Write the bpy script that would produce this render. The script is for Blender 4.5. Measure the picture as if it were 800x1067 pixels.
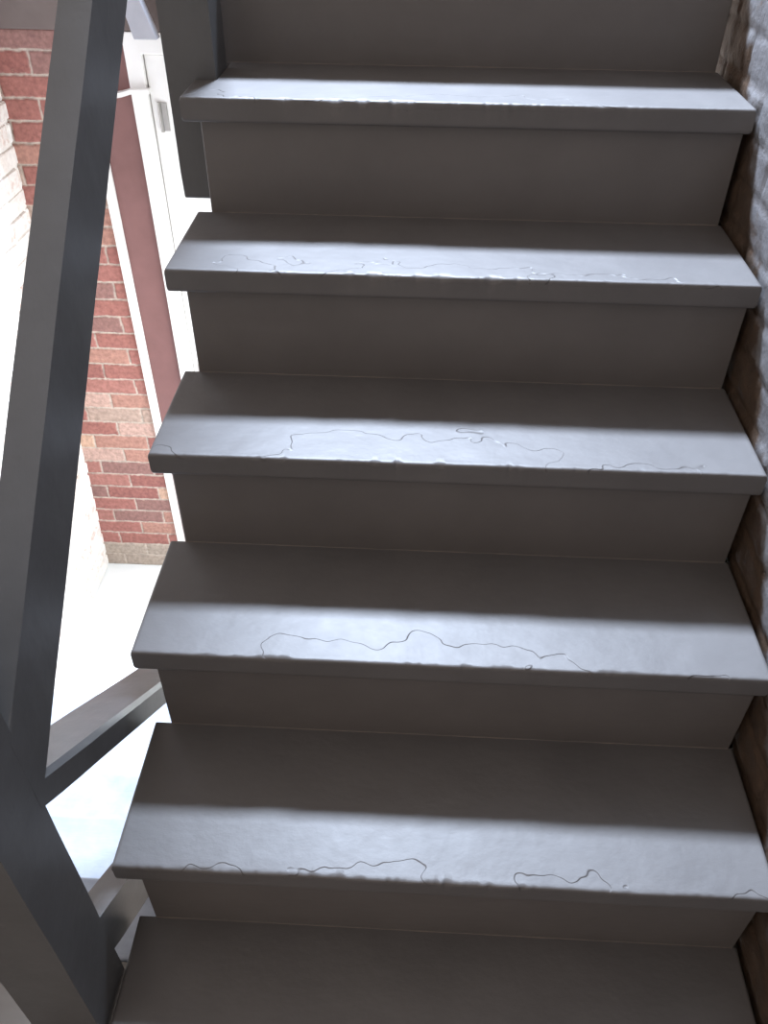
import bpy, bmesh, math, random
from mathutils import Vector, Matrix, noise

random.seed(11)
sc = bpy.context.scene
for o in list(bpy.data.objects):
    bpy.data.objects.remove(o)

# ------------------------------------------------------------------ camera
cam_d = bpy.data.cameras.new('camera')
cam = bpy.data.objects.new('camera', cam_d)
sc.collection.objects.link(cam)
Rv = Vector((0.9988, 0.0487, 0.0085)).normalized()
Fv = Vector((-0.0315, 0.7598, -0.6494)).normalized()
Uv = Rv.cross(Fv).normalized()
Rv = Fv.cross(Uv).normalized()
M = Matrix((Rv, Uv, -Fv)).transposed().to_4x4()
M.translation = Vector((-0.4904, -0.2966, 1.2395))
cam.matrix_world = M
cam_d.sensor_fit = 'AUTO'
cam_d.sensor_width = 36.0
cam_d.lens = 864.67 / 1067.0 * 36.0
cam_d.clip_start = 0.01
sc.camera = cam

# ------------------------------------------------------------------ light
w = bpy.data.worlds.new('world')
sc.world = w
w.use_nodes = True
bg = w.node_tree.nodes['Background']
bg.inputs[0].default_value = (1.0, 0.87, 0.79, 1)
bg.inputs[1].default_value = 0.92


def area(name, loc, target, sx, sy, power, col):
    d = bpy.data.lights.new(name, 'AREA')
    d.shape = 'RECTANGLE'
    d.size, d.size_y = sx, sy
    d.energy, d.color = power, col
    o = bpy.data.objects.new(name, d)
    sc.collection.objects.link(o)
    o.location = loc
    dv = (Vector(target) - Vector(loc)).normalized()
    o.rotation_euler = dv.to_track_quat('-Z', 'Y').to_euler()
    return o


# high window at the head of the stairs, and light from the unseen hall under the stairs
area('stairhead_window_light', (-0.74, 2.62, 3.46), (-0.50, 0.55, 0.35), 1.0, 0.32, 590, (0.68, 0.80, 1.0))
area('under_stair_hall_light', (-0.50, 1.62, -0.30), (-1.65, 1.70, -0.50), 0.9, 0.8, 30, (0.90, 0.97, 1.0))

sc.view_settings.view_transform = 'Standard'
sc.view_settings.look = 'None'
sc.view_settings.gamma = 1.0
sc.view_settings.use_curve_mapping = False
sc.view_settings.exposure = 0.0


# ------------------------------------------------------------------ helpers
def link(name, me, mat, parent=None):
    o = bpy.data.objects.new(name, me)
    sc.collection.objects.link(o)
    if mat is not None:
        me.materials.append(mat)
    if parent is not None:
        o.parent = parent
    return o


def obj(name, bm, mat, parent=None, smooth=False):
    bmesh.ops.recalc_face_normals(bm, faces=bm.faces)
    me = bpy.data.meshes.new(name)
    bm.to_mesh(me)
    bm.free()
    if smooth:
        for p in me.polygons:
            p.use_smooth = True
    return link(name, me, mat, parent)


def thing(name, label, cat, loc=(0, 0, 0), group=None):
    o = bpy.data.objects.new(name, None)
    o.empty_display_size = 0.1
    sc.collection.objects.link(o)
    o['label'] = label
    o['category'] = cat
    if group:
        o['group'] = group
    return o


def struct(name, parent=None):
    o = bpy.data.objects.new(name, None)
    sc.collection.objects.link(o)
    if parent:
        o.parent = parent
    o['kind'] = 'structure'
    return o


def box(bm, x0, x1, y0, y1, z0, z1, bev=0.0, seg=2):
    vs = [bm.verts.new((x, y, z)) for x in (x0, x1) for y in (y0, y1) for z in (z0, z1)]
    idx = ((0, 1, 3, 2), (4, 6, 7, 5), (0, 4, 5, 1), (2, 3, 7, 6), (0, 2, 6, 4), (1, 5, 7, 3))
    fs = [bm.faces.new([vs[i] for i in f]) for f in idx]
    if bev > 0:
        es = list({e for f in fs for e in f.edges})
        bmesh.ops.bevel(bm, geom=es, offset=bev, segments=seg, profile=0.5, affect='EDGES')


def slope_bar(sect, y0, y1, z_at_0, slope, bev=0.003, n=40, wob=0.0006, seed=0):
    """bar running along y with a pitch; sect = [(x, dz)...] measured from the top line"""
    bm = bmesh.new()
    rings = []
    for i in range(n + 1):
        y = y0 + (y1 - y0) * i / n
        ring = []
        for k, (x, dz) in enumerate(sect):
            j = noise.noise_vector(Vector((y * 14, k * 3.1 + seed, seed * 1.7))) * wob
            ring.append(bm.verts.new((x + j.x, y, z_at_0 + slope * y + dz + j.z)))
        rings.append(ring)
    m = len(sect)
    for a, b in zip(rings, rings[1:]):
        for k in range(m):
            bm.faces.new((a[k], a[(k + 1) % m], b[(k + 1) % m], b[k]))
    bm.faces.new(rings[0])
    bm.faces.new(rings[-1])
    long_edges = [e for e in bm.edges if abs(e.verts[0].co.y - e.verts[1].co.y) > 1e-6]
    if bev:
        bmesh.ops.bevel(bm, geom=long_edges, offset=bev, segments=2, profile=0.5, affect='EDGES')
    return bm


# ------------------------------------------------------------------ materials
def nt(name):
    m = bpy.data.materials.new(name)
    m.use_nodes = True
    t = m.node_tree
    return m, t, t.nodes, t.links, t.nodes['Principled BSDF']


def N(nodes, kind, **kw):
    n = nodes.new(kind)
    for k, v in kw.items():
        setattr(n, k, v)
    return n


def pos(nodes):
    return N(nodes, 'ShaderNodeNewGeometry').outputs['Position']


def noise_tex(nodes, links, vec, scale, detail=4.0, rough=0.55, stretch=None):
    if stretch:
        mp = N(nodes, 'ShaderNodeMapping')
        mp.inputs['Scale'].default_value = stretch
        links.new(vec, mp.inputs['Vector'])
        vec = mp.outputs['Vector']
    n = N(nodes, 'ShaderNodeTexNoise')
    n.inputs['Scale'].default_value = scale
    n.inputs['Detail'].default_value = detail
    n.inputs['Roughness'].default_value = rough
    links.new(vec, n.inputs['Vector'])
    return n


def ramp(nodes, links, fac, stops):
    r = N(nodes, 'ShaderNodeValToRGB')
    e = r.color_ramp.elements
    while len(e) < len(stops):
        e.new(0.5)
    for el, (p, c) in zip(e, stops):
        el.position = p
        el.color = (*c, 1) if len(c) == 3 else c
    links.new(fac, r.inputs['Fac'])
    return r.outputs['Color']


def paint(name, c0, c1, rough=(0.34, 0.46), bump=0.25, stretch=(1, 1, 1), spec=0.5):
    """brushed gloss paint over wood: uneven film, fine grain, sparse pits"""
    m, t, nodes, links, b = nt(name)
    p = pos(nodes)
    n1 = noise_tex(nodes, links, p, 9, 5, 0.6)
    links.new(ramp(nodes, links, n1.outputs['Fac'], [(0.3, c0), (0.72, c1)]), b.inputs['Base Color'])
    n2 = noise_tex(nodes, links, p, 30, 4, 0.6)
    mr = N(nodes, 'ShaderNodeMapRange')
    mr.inputs['To Min'].default_value, mr.inputs['To Max'].default_value = rough
    links.new(n2.outputs['Fac'], mr.inputs['Value'])
    links.new(mr.outputs['Result'], b.inputs['Roughness'])
    b.inputs['Specular IOR Level'].default_value = spec
    n3 = noise_tex(nodes, links, p, 55, 4, 0.6, stretch)
    n4 = noise_tex(nodes, links, p, 16, 3, 0.5)
    v = N(nodes, 'ShaderNodeTexVoronoi')
    v.inputs['Scale'].default_value = 13
    links.new(p, v.inputs['Vector'])
    pit = N(nodes, 'ShaderNodeMapRange')
    pit.interpolation_type = 'SMOOTHSTEP'
    pit.inputs['From Min'].default_value, pit.inputs['From Max'].default_value = 0.03, 0.09
    links.new(v.outputs['Distance'], pit.inputs['Value'])
    a = N(nodes, 'ShaderNodeMath', operation='ADD')
    links.new(n3.outputs['Fac'], a.inputs[0])
    s4 = N(nodes, 'ShaderNodeMath', operation='MULTIPLY')
    links.new(n4.outputs['Fac'], s4.inputs[0])
    s4.inputs[1].default_value = 1.6
    links.new(s4.outputs[0], a.inputs[1])
    a2 = N(nodes, 'ShaderNodeMath', operation='MULTIPLY_ADD')
    links.new(pit.outputs['Result'], a2.inputs[0])
    a2.inputs[1].default_value = 0.35
    links.new(a.outputs[0], a2.inputs[2])
    bp = N(nodes, 'ShaderNodeBump')
    bp.inputs['Strength'].default_value = bump
    bp.inputs['Distance'].default_value = 0.004
    links.new(a2.outputs[0], bp.inputs['Height'])
    links.new(bp.outputs['Normal'], b.inputs['Normal'])
    return m


GREY0, GREY1 = (0.088, 0.082, 0.080), (0.108, 0.101, 0.098)
m_tread = paint('grey_gloss_paint', GREY0, GREY1, (0.47, 0.57), 0.13, (0.7, 1, 1))


def add_peel(m):
    """old skins of paint lifted along the trodden nosing: sharp-edged steps with a dirty rim"""
    t = m.node_tree
    nodes, links = t.nodes, t.links
    b = nodes['Principled BSDF']
    p = pos(nodes)
    at = N(nodes, 'ShaderNodeAttribute')
    at.attribute_name = 'front'
    sx = N(nodes, 'ShaderNodeSeparateXYZ')
    links.new(p, sx.inputs[0])
    # wear: strongest in the middle left of each step
    dx = N(nodes, 'ShaderNodeMath', operation='ADD')
    links.new(sx.outputs['X'], dx.inputs[0])
    dx.inputs[1].default_value = 0.47
    ab = N(nodes, 'ShaderNodeMath', operation='ABSOLUTE')
    links.new(dx.outputs[0], ab.inputs[0])
    nx = noise_tex(nodes, links, p, 8.5, 3, 0.5, (0.8, 1.0, 1.0))
    h = N(nodes, 'ShaderNodeMath', operation='MULTIPLY_ADD')      # noise - 3.2*front
    links.new(at.outputs['Fac'], h.inputs[0])
    h.inputs[1].default_value = -3.4
    links.new(nx.outputs['Fac'], h.inputs[2])
    h2 = N(nodes, 'ShaderNodeMath', operation='MULTIPLY_ADD')     # - 0.25*|x|
    links.new(ab.outputs[0], h2.inputs[0])
    h2.inputs[1].default_value = -0.42
    links.new(h.outputs[0], h2.inputs[2])
    st_ = N(nodes, 'ShaderNodeMapRange')
    st_.interpolation_type = 'SMOOTHSTEP'
    st_.inputs['From Min'].default_value, st_.inputs['From Max'].default_value = 0.375, 0.383
    links.new(h2.outputs[0], st_.inputs['Value'])
    bp = N(nodes, 'ShaderNodeBump')
    bp.invert = True
    bp.inputs['Strength'].default_value = 0.55
    bp.inputs['Distance'].default_value = 0.0022
    links.new(st_.outputs['Result'], bp.inputs['Height'])
    old = b.inputs['Normal'].links[0].from_socket
    links.new(old, bp.inputs['Normal'])
    links.new(bp.outputs['Normal'], b.inputs['Normal'])
    rim = ramp(nodes, links, h2.outputs[0], [(0.368, (1, 1, 1)), (0.376, (0.74, 0.72, 0.70)), (0.386, (1.0, 1.0, 1.0))])
    oc = b.inputs['Base Color'].links[0].from_socket
    mx = N(nodes, 'ShaderNodeMix', data_type='RGBA', blend_type='MULTIPLY')
    nf = noise_tex(nodes, links, p, 19, 2, 0.5)
    links.new(ramp(nodes, links, nf.outputs['Fac'], [(0.45, (0, 0, 0)), (0.58, (1, 1, 1))]), mx.inputs[0])
    links.new(oc, mx.inputs[6])
    links.new(rim, mx.inputs[7])
    links.new(mx.outputs[2], b.inputs['Base Color'])


add_peel(m_tread)
m_riser = paint('grey_riser_paint', (0.099, 0.089, 0.084), (0.115, 0.104, 0.098), (0.42, 0.55), 0.12, (0.3, 1, 1))
m_post = paint('dark_grey_post_paint', (0.068, 0.068, 0.069), (0.084, 0.084, 0.085), (0.36, 0.48), 0.13, (1, 0.35, 0.35))
m_lower = paint('pale_worn_stair_paint', (0.28, 0.31, 0.37), (0.46, 0.49, 0.55), (0.35, 0.5), 0.2, (0.15, 1, 1))
m_floorp = paint('white_floor_paint', (0.84, 0.87, 0.89), (0.90, 0.92, 0.93), (0.3, 0.45), 0.1)
m_white = paint('white_trim_paint', (0.80, 0.77, 0.74), (0.86, 0.84, 0.81), (0.35, 0.5), 0.06)
m_maroon = paint('maroon_paint', (0.165, 0.072, 0.065), (0.205, 0.092, 0.085), (0.45, 0.55), 0.06)
m_fascia = paint('brown_fascia_paint', (0.115, 0.085, 0.075), (0.14, 0.105, 0.095), (0.5, 0.6), 0.08)
m_brace = paint('light_grey_paint', (0.36, 0.36, 0.40), (0.44, 0.44, 0.48), (0.45, 0.55), 0.05)
m_caulk = paint('dusty_seam', (0.10, 0.085, 0.075), (0.17, 0.135, 0.11), (0.6, 0.8), 0.2)


def landing_mat():
    m, t, nodes, links, b = nt('beige_floorboards')
    p = pos(nodes)
    n1 = noise_tex(nodes, links, p, 14, 5, 0.6, (0.15, 1, 1))
    links.new(ramp(nodes, links, n1.outputs['Fac'], [(0.3, (0.13, 0.115, 0.10)), (0.7, (0.18, 0.16, 0.14))]), b.inputs['Base Color'])
    b.inputs['Roughness'].default_value = 0.6
    return m


m_land = landing_mat()


def metal(name, col, rough):
    m, t, nodes, links, b = nt(name)
    b.inputs['Base Color'].default_value = (*col, 1)
    b.inputs['Metallic'].default_value = 1.0
    n = noise_tex(nodes, links, pos(nodes), 90, 3)
    mr = N(nodes, 'ShaderNodeMapRange')
    mr.inputs['To Min'].default_value, mr.inputs['To Max'].default_value = rough, rough + 0.15
    links.new(n.outputs['Fac'], mr.inputs['Value'])
    links.new(mr.outputs['Result'], b.inputs['Roughness'])
    return m


m_hinge = metal('steel_hinge_metal', (0.42, 0.40, 0.38), 0.35)


def brick_mat(name, worn, blotch, blotch_at, bump=0.6, rough=0.85, spec=0.3, nook_shade=None):
    """each brick carries its own clay colour in an attribute; blotch = paint or mortar smeared over it"""
    m, t, nodes, links, b = nt(name)
    p = pos(nodes)
    at = N(nodes, 'ShaderNodeAttribute')
    at.attribute_name = 'clay'
    n1 = noise_tex(nodes, links, p, 26, 6, 0.65)
    mask = ramp(nodes, links, n1.outputs['Fac'], [(blotch_at, (0, 0, 0)), (blotch_at + 0.12, (1, 1, 1))])
    mx = N(nodes, 'ShaderNodeMix', data_type='RGBA')
    links.new(mask, mx.inputs[0])
    links.new(at.outputs['Color'], mx.inputs[6])
    mx.inputs[7].default_value = (*blotch, 1)
    n2 = noise_tex(nodes, links, p, 70, 5, 0.6)
    mx2 = N(nodes, 'ShaderNodeMix', data_type='RGBA', blend_type='MULTIPLY')
    mx2.inputs[0].default_value = worn
    links.new(mx.outputs[2], mx2.inputs[6])
    links.new(ramp(nodes, links, n2.outputs['Fac'], [(0.3, (0.6, 0.6, 0.6)), (0.65, (1.1, 1.1, 1.1))]), mx2.inputs[7])
    out = mx2.outputs[2]
    if nook_shade:
        # brown shade of the step nooks painted below a ragged line along the nosings
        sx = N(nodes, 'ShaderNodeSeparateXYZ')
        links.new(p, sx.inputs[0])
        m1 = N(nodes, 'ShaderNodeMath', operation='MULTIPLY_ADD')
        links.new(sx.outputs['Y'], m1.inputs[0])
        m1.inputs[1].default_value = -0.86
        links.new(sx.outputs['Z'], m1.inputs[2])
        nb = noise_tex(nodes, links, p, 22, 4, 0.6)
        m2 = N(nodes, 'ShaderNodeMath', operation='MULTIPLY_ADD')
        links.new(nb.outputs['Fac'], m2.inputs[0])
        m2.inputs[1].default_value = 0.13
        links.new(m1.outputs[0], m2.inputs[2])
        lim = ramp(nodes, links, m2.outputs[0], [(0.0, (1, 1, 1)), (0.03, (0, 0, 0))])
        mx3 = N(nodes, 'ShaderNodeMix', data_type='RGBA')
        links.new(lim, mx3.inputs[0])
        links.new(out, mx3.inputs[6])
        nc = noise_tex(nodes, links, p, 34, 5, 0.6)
        links.new(ramp(nodes, links, nc.outputs['Fac'], [(0.3, nook_shade[0]), (0.7, nook_shade[1])]), mx3.inputs[7])
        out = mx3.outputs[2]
    links.new(out, b.inputs['Base Color'])
    b.inputs['Roughness'].default_value = rough
    b.inputs['Specular IOR Level'].default_value = spec
    n3 = noise_tex(nodes, links, p, 120, 6, 0.65)
    bp = N(nodes, 'ShaderNodeBump')
    bp.inputs['Strength'].default_value = bump
    bp.inputs['Distance'].default_value = 0.003
    links.new(n3.outputs['Fac'], bp.inputs['Height'])
    links.new(bp.outputs['Normal'], b.inputs['Normal'])
    return m


m_brick = brick_mat('red_brick', 0.8, (0.62, 0.42, 0.30), 0.68)
m_lime = brick_mat('whitewashed_brick', 0.35, (0.86, 0.82, 0.78), 0.40)
m_grybrick = brick_mat('grey_painted_brick', 0.5, (0.15, 0.115, 0.095), 0.62, 0.5, 0.42, 0.5, nook_shade=((0.050, 0.034, 0.024), (0.10, 0.064, 0.042)))


def brick_field(name, u0, u1, z0, z1, place, colour, mat, mortar, bl=0.203, bh=0.0617, joint=0.010, off=0.0, jit=0.0015, depth=0.03, parent=None, proud=0.004, seg=1, bev=0.004):
    """running-bond brickwork in one wall surface; place(u, d, z) -> world, d = out of the wall"""
    bm = bmesh.new()
    lay = bm.loops.layers.float_color.new('clay')

    def col(fs, c):
        for f in fs:
            for l in f.loops:
                l[lay] = (*c, 1)

    rows = int(math.ceil((z1 - z0) / bh))
    for r in range(rows):
        za, zb = z0 + r * bh + joint / 2, min(z0 + (r + 1) * bh - joint / 2, z1)
        if zb - za < 0.01:
            continue
        u = u0 - (bl * 0.5 if r % 2 else 0.0) - off
        while u < u1:
            ua, ub = max(u + joint / 2, u0), min(u + bl - joint / 2, u1)
            if ub - ua > 0.012:
                b2 = bmesh.new()
                d = proud + random.uniform(-jit, jit)
                box(b2, ua, ub, -depth, d, za + random.uniform(-1, 1) * jit, zb + random.uniform(-1, 1) * jit, bev, seg)
                for v in b2.verts:
                    nv = noise.noise_vector(v.co * 45 + Vector((r, 0, 0))) * jit
                    v.co += nv
                vm = {v: bm.verts.new(place(v.co.x, v.co.y, v.co.z)) for v in b2.verts}
                col([bm.faces.new([vm[v] for v in f.verts]) for f in b2.faces], colour(r, u))
                b2.free()
            u += bl
    # bed of mortar behind the brick faces
    nu, nz = max(2, int((u1 - u0) / 0.025)), max(2, int((z1 - z0) / 0.02))
    g = [[bm.verts.new(place(u0 + (u1 - u0) * i / nu, noise.noise(Vector((i * .7, j * .7, 3))) * 0.0015, z0 + (z1 - z0) * j / nz)) for j in range(nz + 1)] for i in range(nu + 1)]
    fs = [bm.faces.new((g[i][j], g[i + 1][j], g[i + 1][j + 1], g[i][j + 1])) for i in range(nu) for j in range(nz)]
    col(fs, mortar)
    # backing of the wall
    b2 = bmesh.new()
    box(b2, u0, u1, -0.12, -0.02, z0, z1)
    vm = {v: bm.verts.new(place(*v.co)) for v in b2.verts}
    col([bm.faces.new([vm[v] for v in f.verts]) for f in b2.faces], mortar)
    b2.free()
    o = obj(name, bm, mat, parent)
    o['kind'] = 'structure'
    return o


def brick_relief(name, u0, u1, z0, z1, step, place, colour, mat, mortar, bl=0.203, bh=0.0617, joint=0.010, off=0.0, proud=0.004, soft=0.006, lump=0.001, wob=0.0025, sd=0.0):
    """old hand-laid brickwork as one relief surface: wobbly courses, soft arrises, filled joints"""
    nu, nz = int((u1 - u0) / step), int((z1 - z0) / step)
    cache = {}
    verts, cols, faces = [], [], []
    for i in range(nu + 1):
        u = u0 + (u1 - u0) * i / nu
        for j in range(nz + 1):
            z = z0 + (z1 - z0) * j / nz
            n = noise.noise_vector(Vector((u * 28, z * 28, sd)))
            n2 = noise.noise_vector(Vector((u * 90, z * 90, sd + 5)))
            uu, zz = u + n.x * wob + n2.x * wob * 0.5, z + n.y * wob * 0.7 + n2.y * wob * 0.5
            r = math.floor((zz - z0) / bh)
            fz = (zz - z0) - r * bh
            q = (uu - u0 + off) / bl + (0.5 if r % 2 else 0.0)
            c = math.floor(q)
            fu = (q - c) * bl
            key = (r, c)
            if key not in cache:
                cache[key] = (colour(r, u), random.uniform(-1, 1))
            e = min(fz, bh - fz, fu, bl - fu) - joint * 0.5 + n2.z * 0.0012
            t = max(0.0, min(1.0, e / soft + 0.5))
            t = t * t * (3 - 2 * t)
            bc, bd = cache[key]
            d = t * (proud + bd * lump) + n.z * lump + n2.z * lump * 0.4
            verts.append(place(u, d, z))
            k = max(0.0, min(1.0, (e + 0.0012) / 0.002 + 0.5))
            cols.extend([mortar[m] + (bc[m] - mortar[m]) * k for m in range(3)] + [1.0])
    w_ = nz + 1
    for i in range(nu):
        for j in range(nz):
            faces.append((i * w_ + j, (i + 1) * w_ + j, (i + 1) * w_ + j + 1, i * w_ + j + 1))
    nb = len(verts)
    for a in ((u0, z0), (u1, z0), (u1, z1), (u0, z1)):
        verts.append(place(a[0], -0.12, a[1]))
        cols.extend([*mortar, 1.0])
    b0, b1, b2, b3 = nb, nb + 1, nb + 2, nb + 3
    faces.append((b3, b2, b1, b0))
    faces.append(tuple(i * w_ for i in range(nu + 1)) + (b1, b0))
    faces.append(tuple(i * w_ + nz for i in range(nu, -1, -1)) + (b3, b2))
    faces.append(tuple(j for j in range(nz, -1, -1)) + (b0, b3))
    faces.append(tuple(nu * w_ + j for j in range(nz + 1)) + (b2, b1))
    me = bpy.data.meshes.new(name)
    me.from_pydata(verts, [], faces)
    at = me.color_attributes.new('clay', 'FLOAT_COLOR', 'POINT')
    at.data.foreach_set('color', cols)
    bm = bmesh.new()
    bm.from_mesh(me)
    bmesh.ops.recalc_face_normals(bm, faces=bm.faces)
    for k, f in enumerate(bm.faces):
        f.smooth = k < nu * nz
    bm.to_mesh(me)
    bm.free()
    o = link(name, me, mat)
    o['kind'] = 'structure'
    return o


# ------------------------------------------------------------------ setting
RISE, RUN, XL, XR, NOSE, THK = 0.18, 0.2093, -0.8635, -0.839, 0.0156, 0.0356
YB = 2.22            # back wall plane
ZF = -1.26           # lower floor
ZL = -0.18           # landing

bm = bmesh.new()
box(bm, -2.0, 0.3, 0.9, YB + 1.2, ZF - 0.06, ZF)
fl = obj('floor', bm, m_floorp)
fl['kind'] = 'structure'

# landing where the camera stands: floorboards with a painted nosing board
ld = struct('landing')
bm = bmesh.new()
for k in range(14):
    y1 = 0.228 - k * 0.11
    box(bm, -1.80, -0.842 if y1 > 0.02 else -0.002, y1 - 0.1085, y1, ZL - 0.03, ZL, 0.0015, 1)
ob = obj('floorboards', bm, m_land, ld)
bm = bmesh.new()
box(bm, -1.80, -0.842, 0.230, 0.362, ZL - 0.036, ZL, 0.006, 3)
obj('nosing_board', bm, m_lower, ld)

RED = [(0.36, 0.15, 0.125), (0.40, 0.18, 0.15), (0.33, 0.135, 0.115), (0.44, 0.23, 0.18), (0.38, 0.16, 0.135), (0.30, 0.16, 0.14)]
PALE = [(0.62, 0.40, 0.29), (0.46, 0.33, 0.27), (0.55, 0.36, 0.30)]


def red(r, u):
    low = r < 14
    if r < 2:
        return (0.42, 0.34, 0.28)
    return random.choice(PALE) if random.random() < (0.22 if low else 0.05) else random.choice(RED)


brick_relief('wall_back', -1.86, -1.446, ZF, 0.765, 0.0032, lambda u, d, z: (u, YB - d, z), red, m_brick, (0.56, 0.47, 0.40), off=0.04, joint=0.0085, proud=0.004, lump=0.0008, wob=0.003, soft=0.005)
brick_field('wall_left', -1.25, YB, ZF, 1.9, lambda u, d, z: (-1.782 + (z - ZF) * 0.044 + d, u, z),
            lambda r, u: random.choice([(0.80, 0.74, 0.69), (0.74, 0.62, 0.56), (0.66, 0.50, 0.44), (0.82, 0.78, 0.74)]),
            m_lime, (0.82, 0.79, 0.75), jit=0.003, proud=0.005)
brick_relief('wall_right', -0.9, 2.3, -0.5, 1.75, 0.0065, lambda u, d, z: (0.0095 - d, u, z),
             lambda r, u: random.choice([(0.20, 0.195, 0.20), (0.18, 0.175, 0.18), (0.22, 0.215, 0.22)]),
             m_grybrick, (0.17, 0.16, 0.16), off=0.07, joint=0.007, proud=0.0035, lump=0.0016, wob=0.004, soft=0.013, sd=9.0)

# brown boxed beam over the door and brickwork
bm = bmesh.new()
box(bm, -1.80, -0.2, YB - 0.012, YB + 0.10, 0.766, 1.24, 0.004, 2)
o = obj('trim_1', bm, m_fascia)
o['kind'] = 'structure'

# door at the right of the brickwork
dr = struct('door_1')
bm = bmesh.new()
box(bm, -1.452, -1.424, YB - 0.016, YB + 0.06, ZF, 0.765, 0.003, 2)
obj('edge_bead', bm, m_white, dr)
bm = bmesh.new()
box(bm, -1.424, -1.320, YB - 0.002, YB + 0.06, ZF, 0.765, 0.002, 1)
obj('maroon_casing', bm, m_maroon, dr)['label'] = 'maroon painted door casing board'
bm = bmesh.new()
box(bm, -1.320, -1.272, YB - 0.014, YB + 0.06, ZF, 0.765, 0.003, 2)
box(bm, -1.320, -0.32, YB - 0.0138, YB + 0.06, 0.712, 0.7648, 0.003, 2)
box(bm, -0.368, -0.32, YB - 0.0136, YB + 0.06, ZF, 0.712, 0.003, 2)
obj('door_frame', bm, m_white, dr)
# leaf: stiles, rails and two sunk panels
bm = bmesh.new()
lx0, lx1, lz0, lz1 = -1.270, -0.370, ZF + 0.008, 0.710
box(bm, lx0, lx1, YB + 0.012, YB + 0.045, lz0, lz1, 0.002, 1)
for a in (lx0, lx1 - 0.11):
    box(bm, a, a + 0.11, YB - 0.002, YB + 0.02, lz0, lz1, 0.003, 2)
for a, h in ((lz0, 0.20), (-0.42, 0.12), (lz1 - 0.11, 0.11)):
    box(bm, lx0 + 0.11, lx1 - 0.11, YB - 0.002, YB + 0.02, a, a + h, 0.003, 2)
leaf = obj('door_leaf', bm, m_white, dr)
for z in (0.55, -0.30, -1.0):
    bm = bmesh.new()
    box(bm, -1.244, -1.226, YB - 0.0055, YB - 0.001, z - 0.038, z + 0.038, 0.001, 1)
    bmesh.ops.create_cone(bm, cap_ends=True, segments=12, radius1=0.005, radius2=0.005, depth=0.08,
                          matrix=Matrix.Translation((-1.247, YB - 0.006, z)))
    obj('hinge', bm, m_hinge, dr)
# little curved white batten across the casing
bm = bmesh.new()
pts = [(-1.424 + 0.16 * t / 12, 0.617 - 0.010 * math.sin(math.pi * min(1, t / 8)) + 0.004 * t / 12) for t in range(13)]
prev = None
for x, z in pts:
    ring = [bm.verts.new((x, YB - 0.030 + dy, z + dz)) for dy, dz in ((0, -0.006), (0.029, -0.006), (0.029, 0.006), (0, 0.006))]
    if prev:
        for k in range(4):
            bm.faces.new((prev[k], prev[(k + 1) % 4], ring[(k + 1) % 4], ring[k]))
    else:
        bm.faces.new(ring)
    prev = ring
bm.faces.new(prev)
obj('batten', bm, m_white, dr)

# leaning light grey board in front of the beam
bm = bmesh.new()
y0, y1 = 2.13, 2.165
P = [(-1.310, 0.975), (-1.272, 0.975), (-1.200, 0.762), (-1.262, 0.762)]
fr = [bm.verts.new((x, y0, z)) for x, z in P]
bk = [bm.verts.new((x, y1, z)) for x, z in P]
bm.faces.new(fr)
bm.faces.new(bk)
for k in range(4):
    bm.faces.new((fr[k], fr[(k + 1) % 4], bk[(k + 1) % 4], bk[k]))
bmesh.ops.bevel(bm, geom=list(bm.edges), offset=0.002, segments=1, affect='EDGES')
o = obj('brace_board', bm, m_brace)
o['label'] = 'pale grey board leaning down over the white door head behind the hanging post'
o['category'] = 'board'


# unseen boarding added left of the hanging post to shade the left step ends
bm = bmesh.new()
for k in range(8):
    xa = -1.72 + k * 0.1015
    box(bm, xa, xa + 0.100, 1.185, 1.205, 1.10, 2.10, 0.002, 1)
box(bm, -1.72, -0.908, 1.175, 1.215, 2.10, 2.16, 0.004, 2)
box(bm, -1.72, -0.908, 1.180, 1.21, 1.085, 1.10, 0.002, 1)
o = obj('shade_boards', bm, m_fascia)
o['kind'] = 'structure'

# ------------------------------------------------------------------ staircase
def wear(x):
    """how trodden the nosing is along its length"""
    return math.exp(-((x + 0.50) / 0.27) ** 2)


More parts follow.
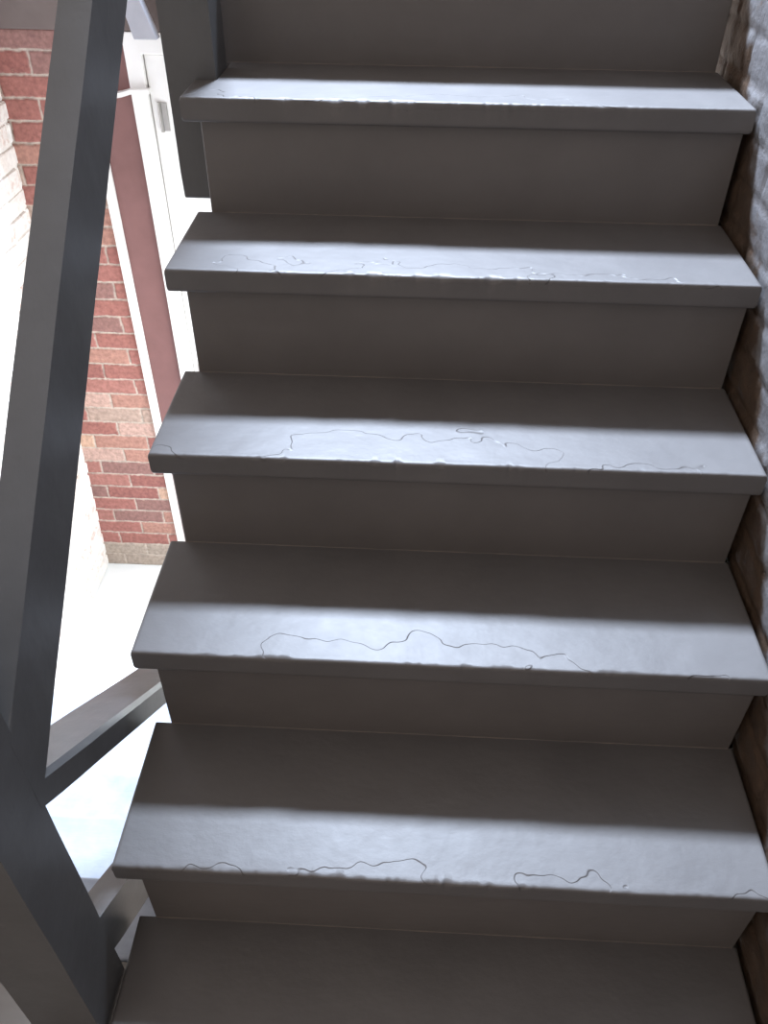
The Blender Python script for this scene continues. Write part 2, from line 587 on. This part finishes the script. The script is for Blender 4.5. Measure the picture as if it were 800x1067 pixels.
def make_tread(i, parent, notch=None):
    """painted softwood tread with a rounded, chipped nosing and lifted paint along the front"""
    y0, y1, zt = i * RUN, (i + 1) * RUN + NOSE, i * RISE
    if i == 6:
        y1 = y0 + 0.9
    bm = bmesh.new()
    xs = []
    x0, x1 = XL, 0.0
    nx = 420
    xs = [x0, x0 + 0.0015, x0 + 0.004] + [x0 + 0.004 + (x1 - x0 - 0.008) * k / nx for k in range(1, nx)] + [x1 - 0.004, x1 - 0.0015, x1]
    sd = i * 7.31
    cols, dist = [], []
    lay = bm.verts.layers.float.new('front')
    for x in xs:
        e = min(x - x0, x1 - x)
        er = 0.0035
        drop = er - math.sqrt(max(0, er * er - max(0, er - e) ** 2)) if e < er else 0.0
        wr = wear(x)
        n1 = noise.fractal(Vector((x * 16, sd, 0)), 1.0, 2.0, 5)
        n2 = noise.noise(Vector((x * 60, sd + 4, 0)))
        chip = max(0.0, n1 * 1.1 + n2 * 0.6 - 0.15) * wr
        n3 = noise.noise(Vector((x * 120, sd + 13, 0)))
        n4 = noise.noise(Vector((x * 38, sd + 21, 0)))
        chip += max(0.0, n4 * 0.5 + n3 * 0.4 - 0.10) * (0.3 + 0.7 * wr)
        rad = 0.0040 + 0.0012 * n2 + 0.010 * chip
        rad = max(0.002, min(rad, 0.014))
        fy = y0 + 0.0012 * noise.noise(Vector((x * 9, sd + 9, 2))) + 0.0030 * chip
        prof = []
        # top surface, back to front
        for t in (1.0, 0.8, 0.6):
            prof.append((y0 + (y1 - y0) * t, 0.0))
        for k in range(18):
            yy = y0 + 0.6 * (RUN + NOSE) * (1 - k / 17) if i < 6 else y0 + 0.135 * (1 - k / 17)
            if k == 0:
                continue
            d = yy - y0
            if d < rad + 0.0015:
                continue
            # lifted skins of paint near the front edge
            f = noise.fractal(Vector((x * 6.0, d * 22 + sd, sd)), 0.9, 2.1, 4)
            near = max(0.0, 1 - d / (0.075 * (0.35 + 0.65 * wr) + 0.01))
            lift = 0.0002 if f + near * 0.55 > 0.62 else 0.0
            prof.append((yy, -lift * wr + 0.0003 * noise.noise(Vector((x * 22, yy * 22, sd)))))
        while len(prof) < 20:
            prof.append(prof[-1] if prof[-1][0] > fy + rad else (fy + rad, 0.0))
        prof = prof[:20]
        for a in (0, 22, 45, 68, 90):
            A = math.radians(a)
            prof.append((fy + rad - rad * math.sin(A), -rad + rad * math.cos(A)))
        prof.append((fy, -rad - 0.002))
        prof.append((y0 + 0.0006, -0.0185))
        prof.append((y0 + 0.0004, -THK + 0.007))
        fy = y0 + 0.0004
        rb = 0.003
        for a in (0, 45, 90):
            A = math.radians(a)
            prof.append((fy + rb - rb * math.cos(A), -THK + rb - rb * math.sin(A)))
        prof.append((y1, -THK))
        dist.append([max(0.0, y - y0) if dz > -0.012 else 0.25 for y, dz in prof])
        # round the two ends a little
        cols.append([bm.verts.new((x, y, zt + (dz - drop if dz > -THK * 0.5 else dz + drop))) for y, dz in prof])
    m = len(cols[0])
    for c, dd in zip(cols, dist):
        for v, d in zip(c, dd):
            v[lay] = d
    for a, b in zip(cols, cols[1:]):
        for k in range(m):
            k2 = (k + 1) % m
            try:
                bm.faces.new((a[k], a[k2], b[k2], b[k]))
            except ValueError:
                pass
    bm.faces.new(cols[0])
    bm.faces.new(cols[-1])
    if notch:
        nx1, ny0 = notch
        geom = bm.verts[:] + bm.edges[:] + bm.faces[:]
        r = bmesh.ops.bisect_plane(bm, geom=geom, plane_co=(nx1, 0, 0), plane_no=(1, 0, 0))
        geom = bm.verts[:] + bm.edges[:] + bm.faces[:]
        bmesh.ops.bisect_plane(bm, geom=geom, plane_co=(0, ny0, 0), plane_no=(0, 1, 0))
        kill = [f for f in bm.faces if f.calc_center_median().x < nx1 and f.calc_center_median().y > ny0]
        bmesh.ops.delete(bm, geom=kill, context='FACES')
    bmesh.ops.dissolve_degenerate(bm, dist=1e-6, edges=bm.edges[:])
    o = obj('tread', bm, m_tread, parent, smooth=True)
    return o


def auto_smooth(o, deg=50):
    me = o.data
    bm = bmesh.new()
    bm.from_mesh(me)
    for e in bm.edges:
        if len(e.link_faces) == 2 and e.calc_face_angle(0) > math.radians(deg):
            e.smooth = False
    bm.to_mesh(me)
    bm.free()


st = thing('staircase', 'flight of dark grey painted wooden steps with worn nosings, against grey brick wall', 'stairs')
POST = (-0.907, -0.827, 1.150, 1.238)
for i in range(7):
    o = make_tread(i, st, (POST[1] + 0.001, POST[2] - 0.001) if i == 5 else None)
    auto_smooth(o)
for i in range(7):
    yf = i * RUN + NOSE
    z0 = (i - 1) * RISE
    bm = bmesh.new()
    xl = XR if i < 6 else -0.850
    if i == 0:
        z0 = ZL
    n = 24
    vs = []
    x1 = -0.006
    box(bm, xl, x1, yf, yf + 0.018, z0 - (THK if i > 0 else 0.0), i * RISE - THK - 0.0003, 0.0012, 1)
    obj('riser', bm, m_riser, st)
    # thin dusty seam where riser meets the tread below
    if i > 0:
        bm = bmesh.new()
        s = 0.0016
        prev = None
        for k in range(80):
            x = xl + 0.001 + (x1 - xl - 0.002) * k / 79
            q = s * (0.3 + 0.9 * abs(noise.noise(Vector((x * 30, i, 1)))))
            ring = [bm.verts.new(p) for p in ((x, yf, z0), (x, yf - q, z0), (x, yf, z0 + q))]
            if prev:
                for a in range(3):
                    bm.faces.new((prev[a], prev[(a + 1) % 3], ring[(a + 1) % 3], ring[a]))
            else:
                bm.faces.new(ring)
            prev = ring
        bm.faces.new(prev)
        obj('caulk_seam', bm, m_caulk, st)

# sawn carriage under the treads, against the wall
for xa, xb in ((-0.040, 0.0),):
    up, dn = [], []
    for i in range(0, 6):
        y = i * RUN + NOSE + 0.0185
        zlo = (i - 1) * RISE - THK - 0.0005 if i else -0.179
        up += [(y, zlo), (y, i * RISE - THK - 0.0005)]
    yl = 6 * RUN + NOSE + 0.0185
    up.append((yl, 5 * RISE - THK - 0.0005))
    loop = up + [(yl, 5 * RISE - THK - 0.17), (NOSE + 0.14, -0.179)]
    bm = bmesh.new()
    A = [bm.verts.new((xa, y, z)) for y, z in loop]
    B = [bm.verts.new((xb, y, z)) for y, z in loop]
    bm.faces.new(A)
    bm.faces.new(B)
    for k in range(len(loop)):
        k2 = (k + 1) % len(loop)
        bm.faces.new((A[k], A[k2], B[k2], B[k]))
    obj('carriage', bm, m_riser, st)

# lower flight, going down on the far side of the rails
lo = thing('staircase', 'pale worn lower flight of steps going down to the white floor', 'stairs')
for k in range(1, 6):
    zt = ZL - 0.18 * k
    ya, yb_ = 0.362 + RUN * (k - 1), 0.362 + RUN * k
    bm = bmesh.new()
    box(bm, -1.762 + (zt - ZF) * 0.044, -0.885, ya - 0.014, yb_, zt - 0.036, zt, 0.006, 3)
    obj('tread', bm, m_lower, lo)
for k in range(0, 6):
    zt = ZL - 0.18 * k
    yy = 0.362 + RUN * k - 0.016
    bm = bmesh.new()
    box(bm, -1.762 + (zt - ZF) * 0.044, -0.89, yy - 0.016, yy, zt - 0.18 + (0.0 if k < 5 else 0.0), zt - 0.0363, 0.001, 1)
    obj('riser', bm, m_lower, lo)


# ------------------------------------------------------------------ railings
def post(name, x0, x1, y0, y1, z0, z1, parent, bev=0.006):
    bm = bmesh.new()
    n = 30
    rings = []
    for k in range(n + 1):
        z = z0 + (z1 - z0) * k / n
        ring = []
        for q, (x, y) in enumerate(((x0, y0), (x1, y0), (x1, y1), (x0, y1))):
            j = noise.noise_vector(Vector((z * 9, q * 5, x0 * 10))) * 0.0006
            ring.append(bm.verts.new((x + j.x, y + j.y, z)))
        rings.append(ring)
    for a, b in zip(rings, rings[1:]):
        for k in range(4):
            bm.faces.new((a[k], a[(k + 1) % 4], b[(k + 1) % 4], b[k]))
    bm.faces.new(rings[0])
    bm.faces.new(rings[-1])
    es = [e for e in bm.edges if abs(e.verts[0].co.z - e.verts[1].co.z) > 1e-6]
    es += [e for e in bm.edges if all(v in rings[0] or v in rings[-1] for v in e.verts)]
    bmesh.ops.bevel(bm, geom=es, offset=bev, segments=3, profile=0.5, affect='EDGES')
    return obj(name, bm, m_post, parent)


rl = thing('stair_railing', 'dark grey wooden railing of square posts and sloping rails along the open left side', 'railing')
post('newel_post', -0.958, -0.868, 0.0705, 0.157, ZL, 1.00, rl, 0.008)
post('newel_post', *POST, 0.709, 2.05, rl, 0.004)
bm = slope_bar([(-0.907, 0), (-0.868, 0), (-0.868, -0.1245), (-0.907, -0.1245)], 0.150, 1.160, 0.4246, 0.8412, bev=0.005)
obj('rail', bm, m_post, rl)

rd = rl
bm = slope_bar([(-0.937, 0), (-0.874, 0), (-0.868, -0.0075), (-0.868, -0.048), (-0.937, -0.048)], 0.150, 1.75, 0.5950, -0.8125, bev=0.0015, seed=3)
obj('rail', bm, m_post, rd)
bm = slope_bar([(-0.915, 0), (-0.875, 0), (-0.875, -0.097), (-0.915, -0.097)], 0.150, 1.62, 0.2640, -0.812, bev=0.003, seed=5)
obj('bottom_rail', bm, m_post, rd)
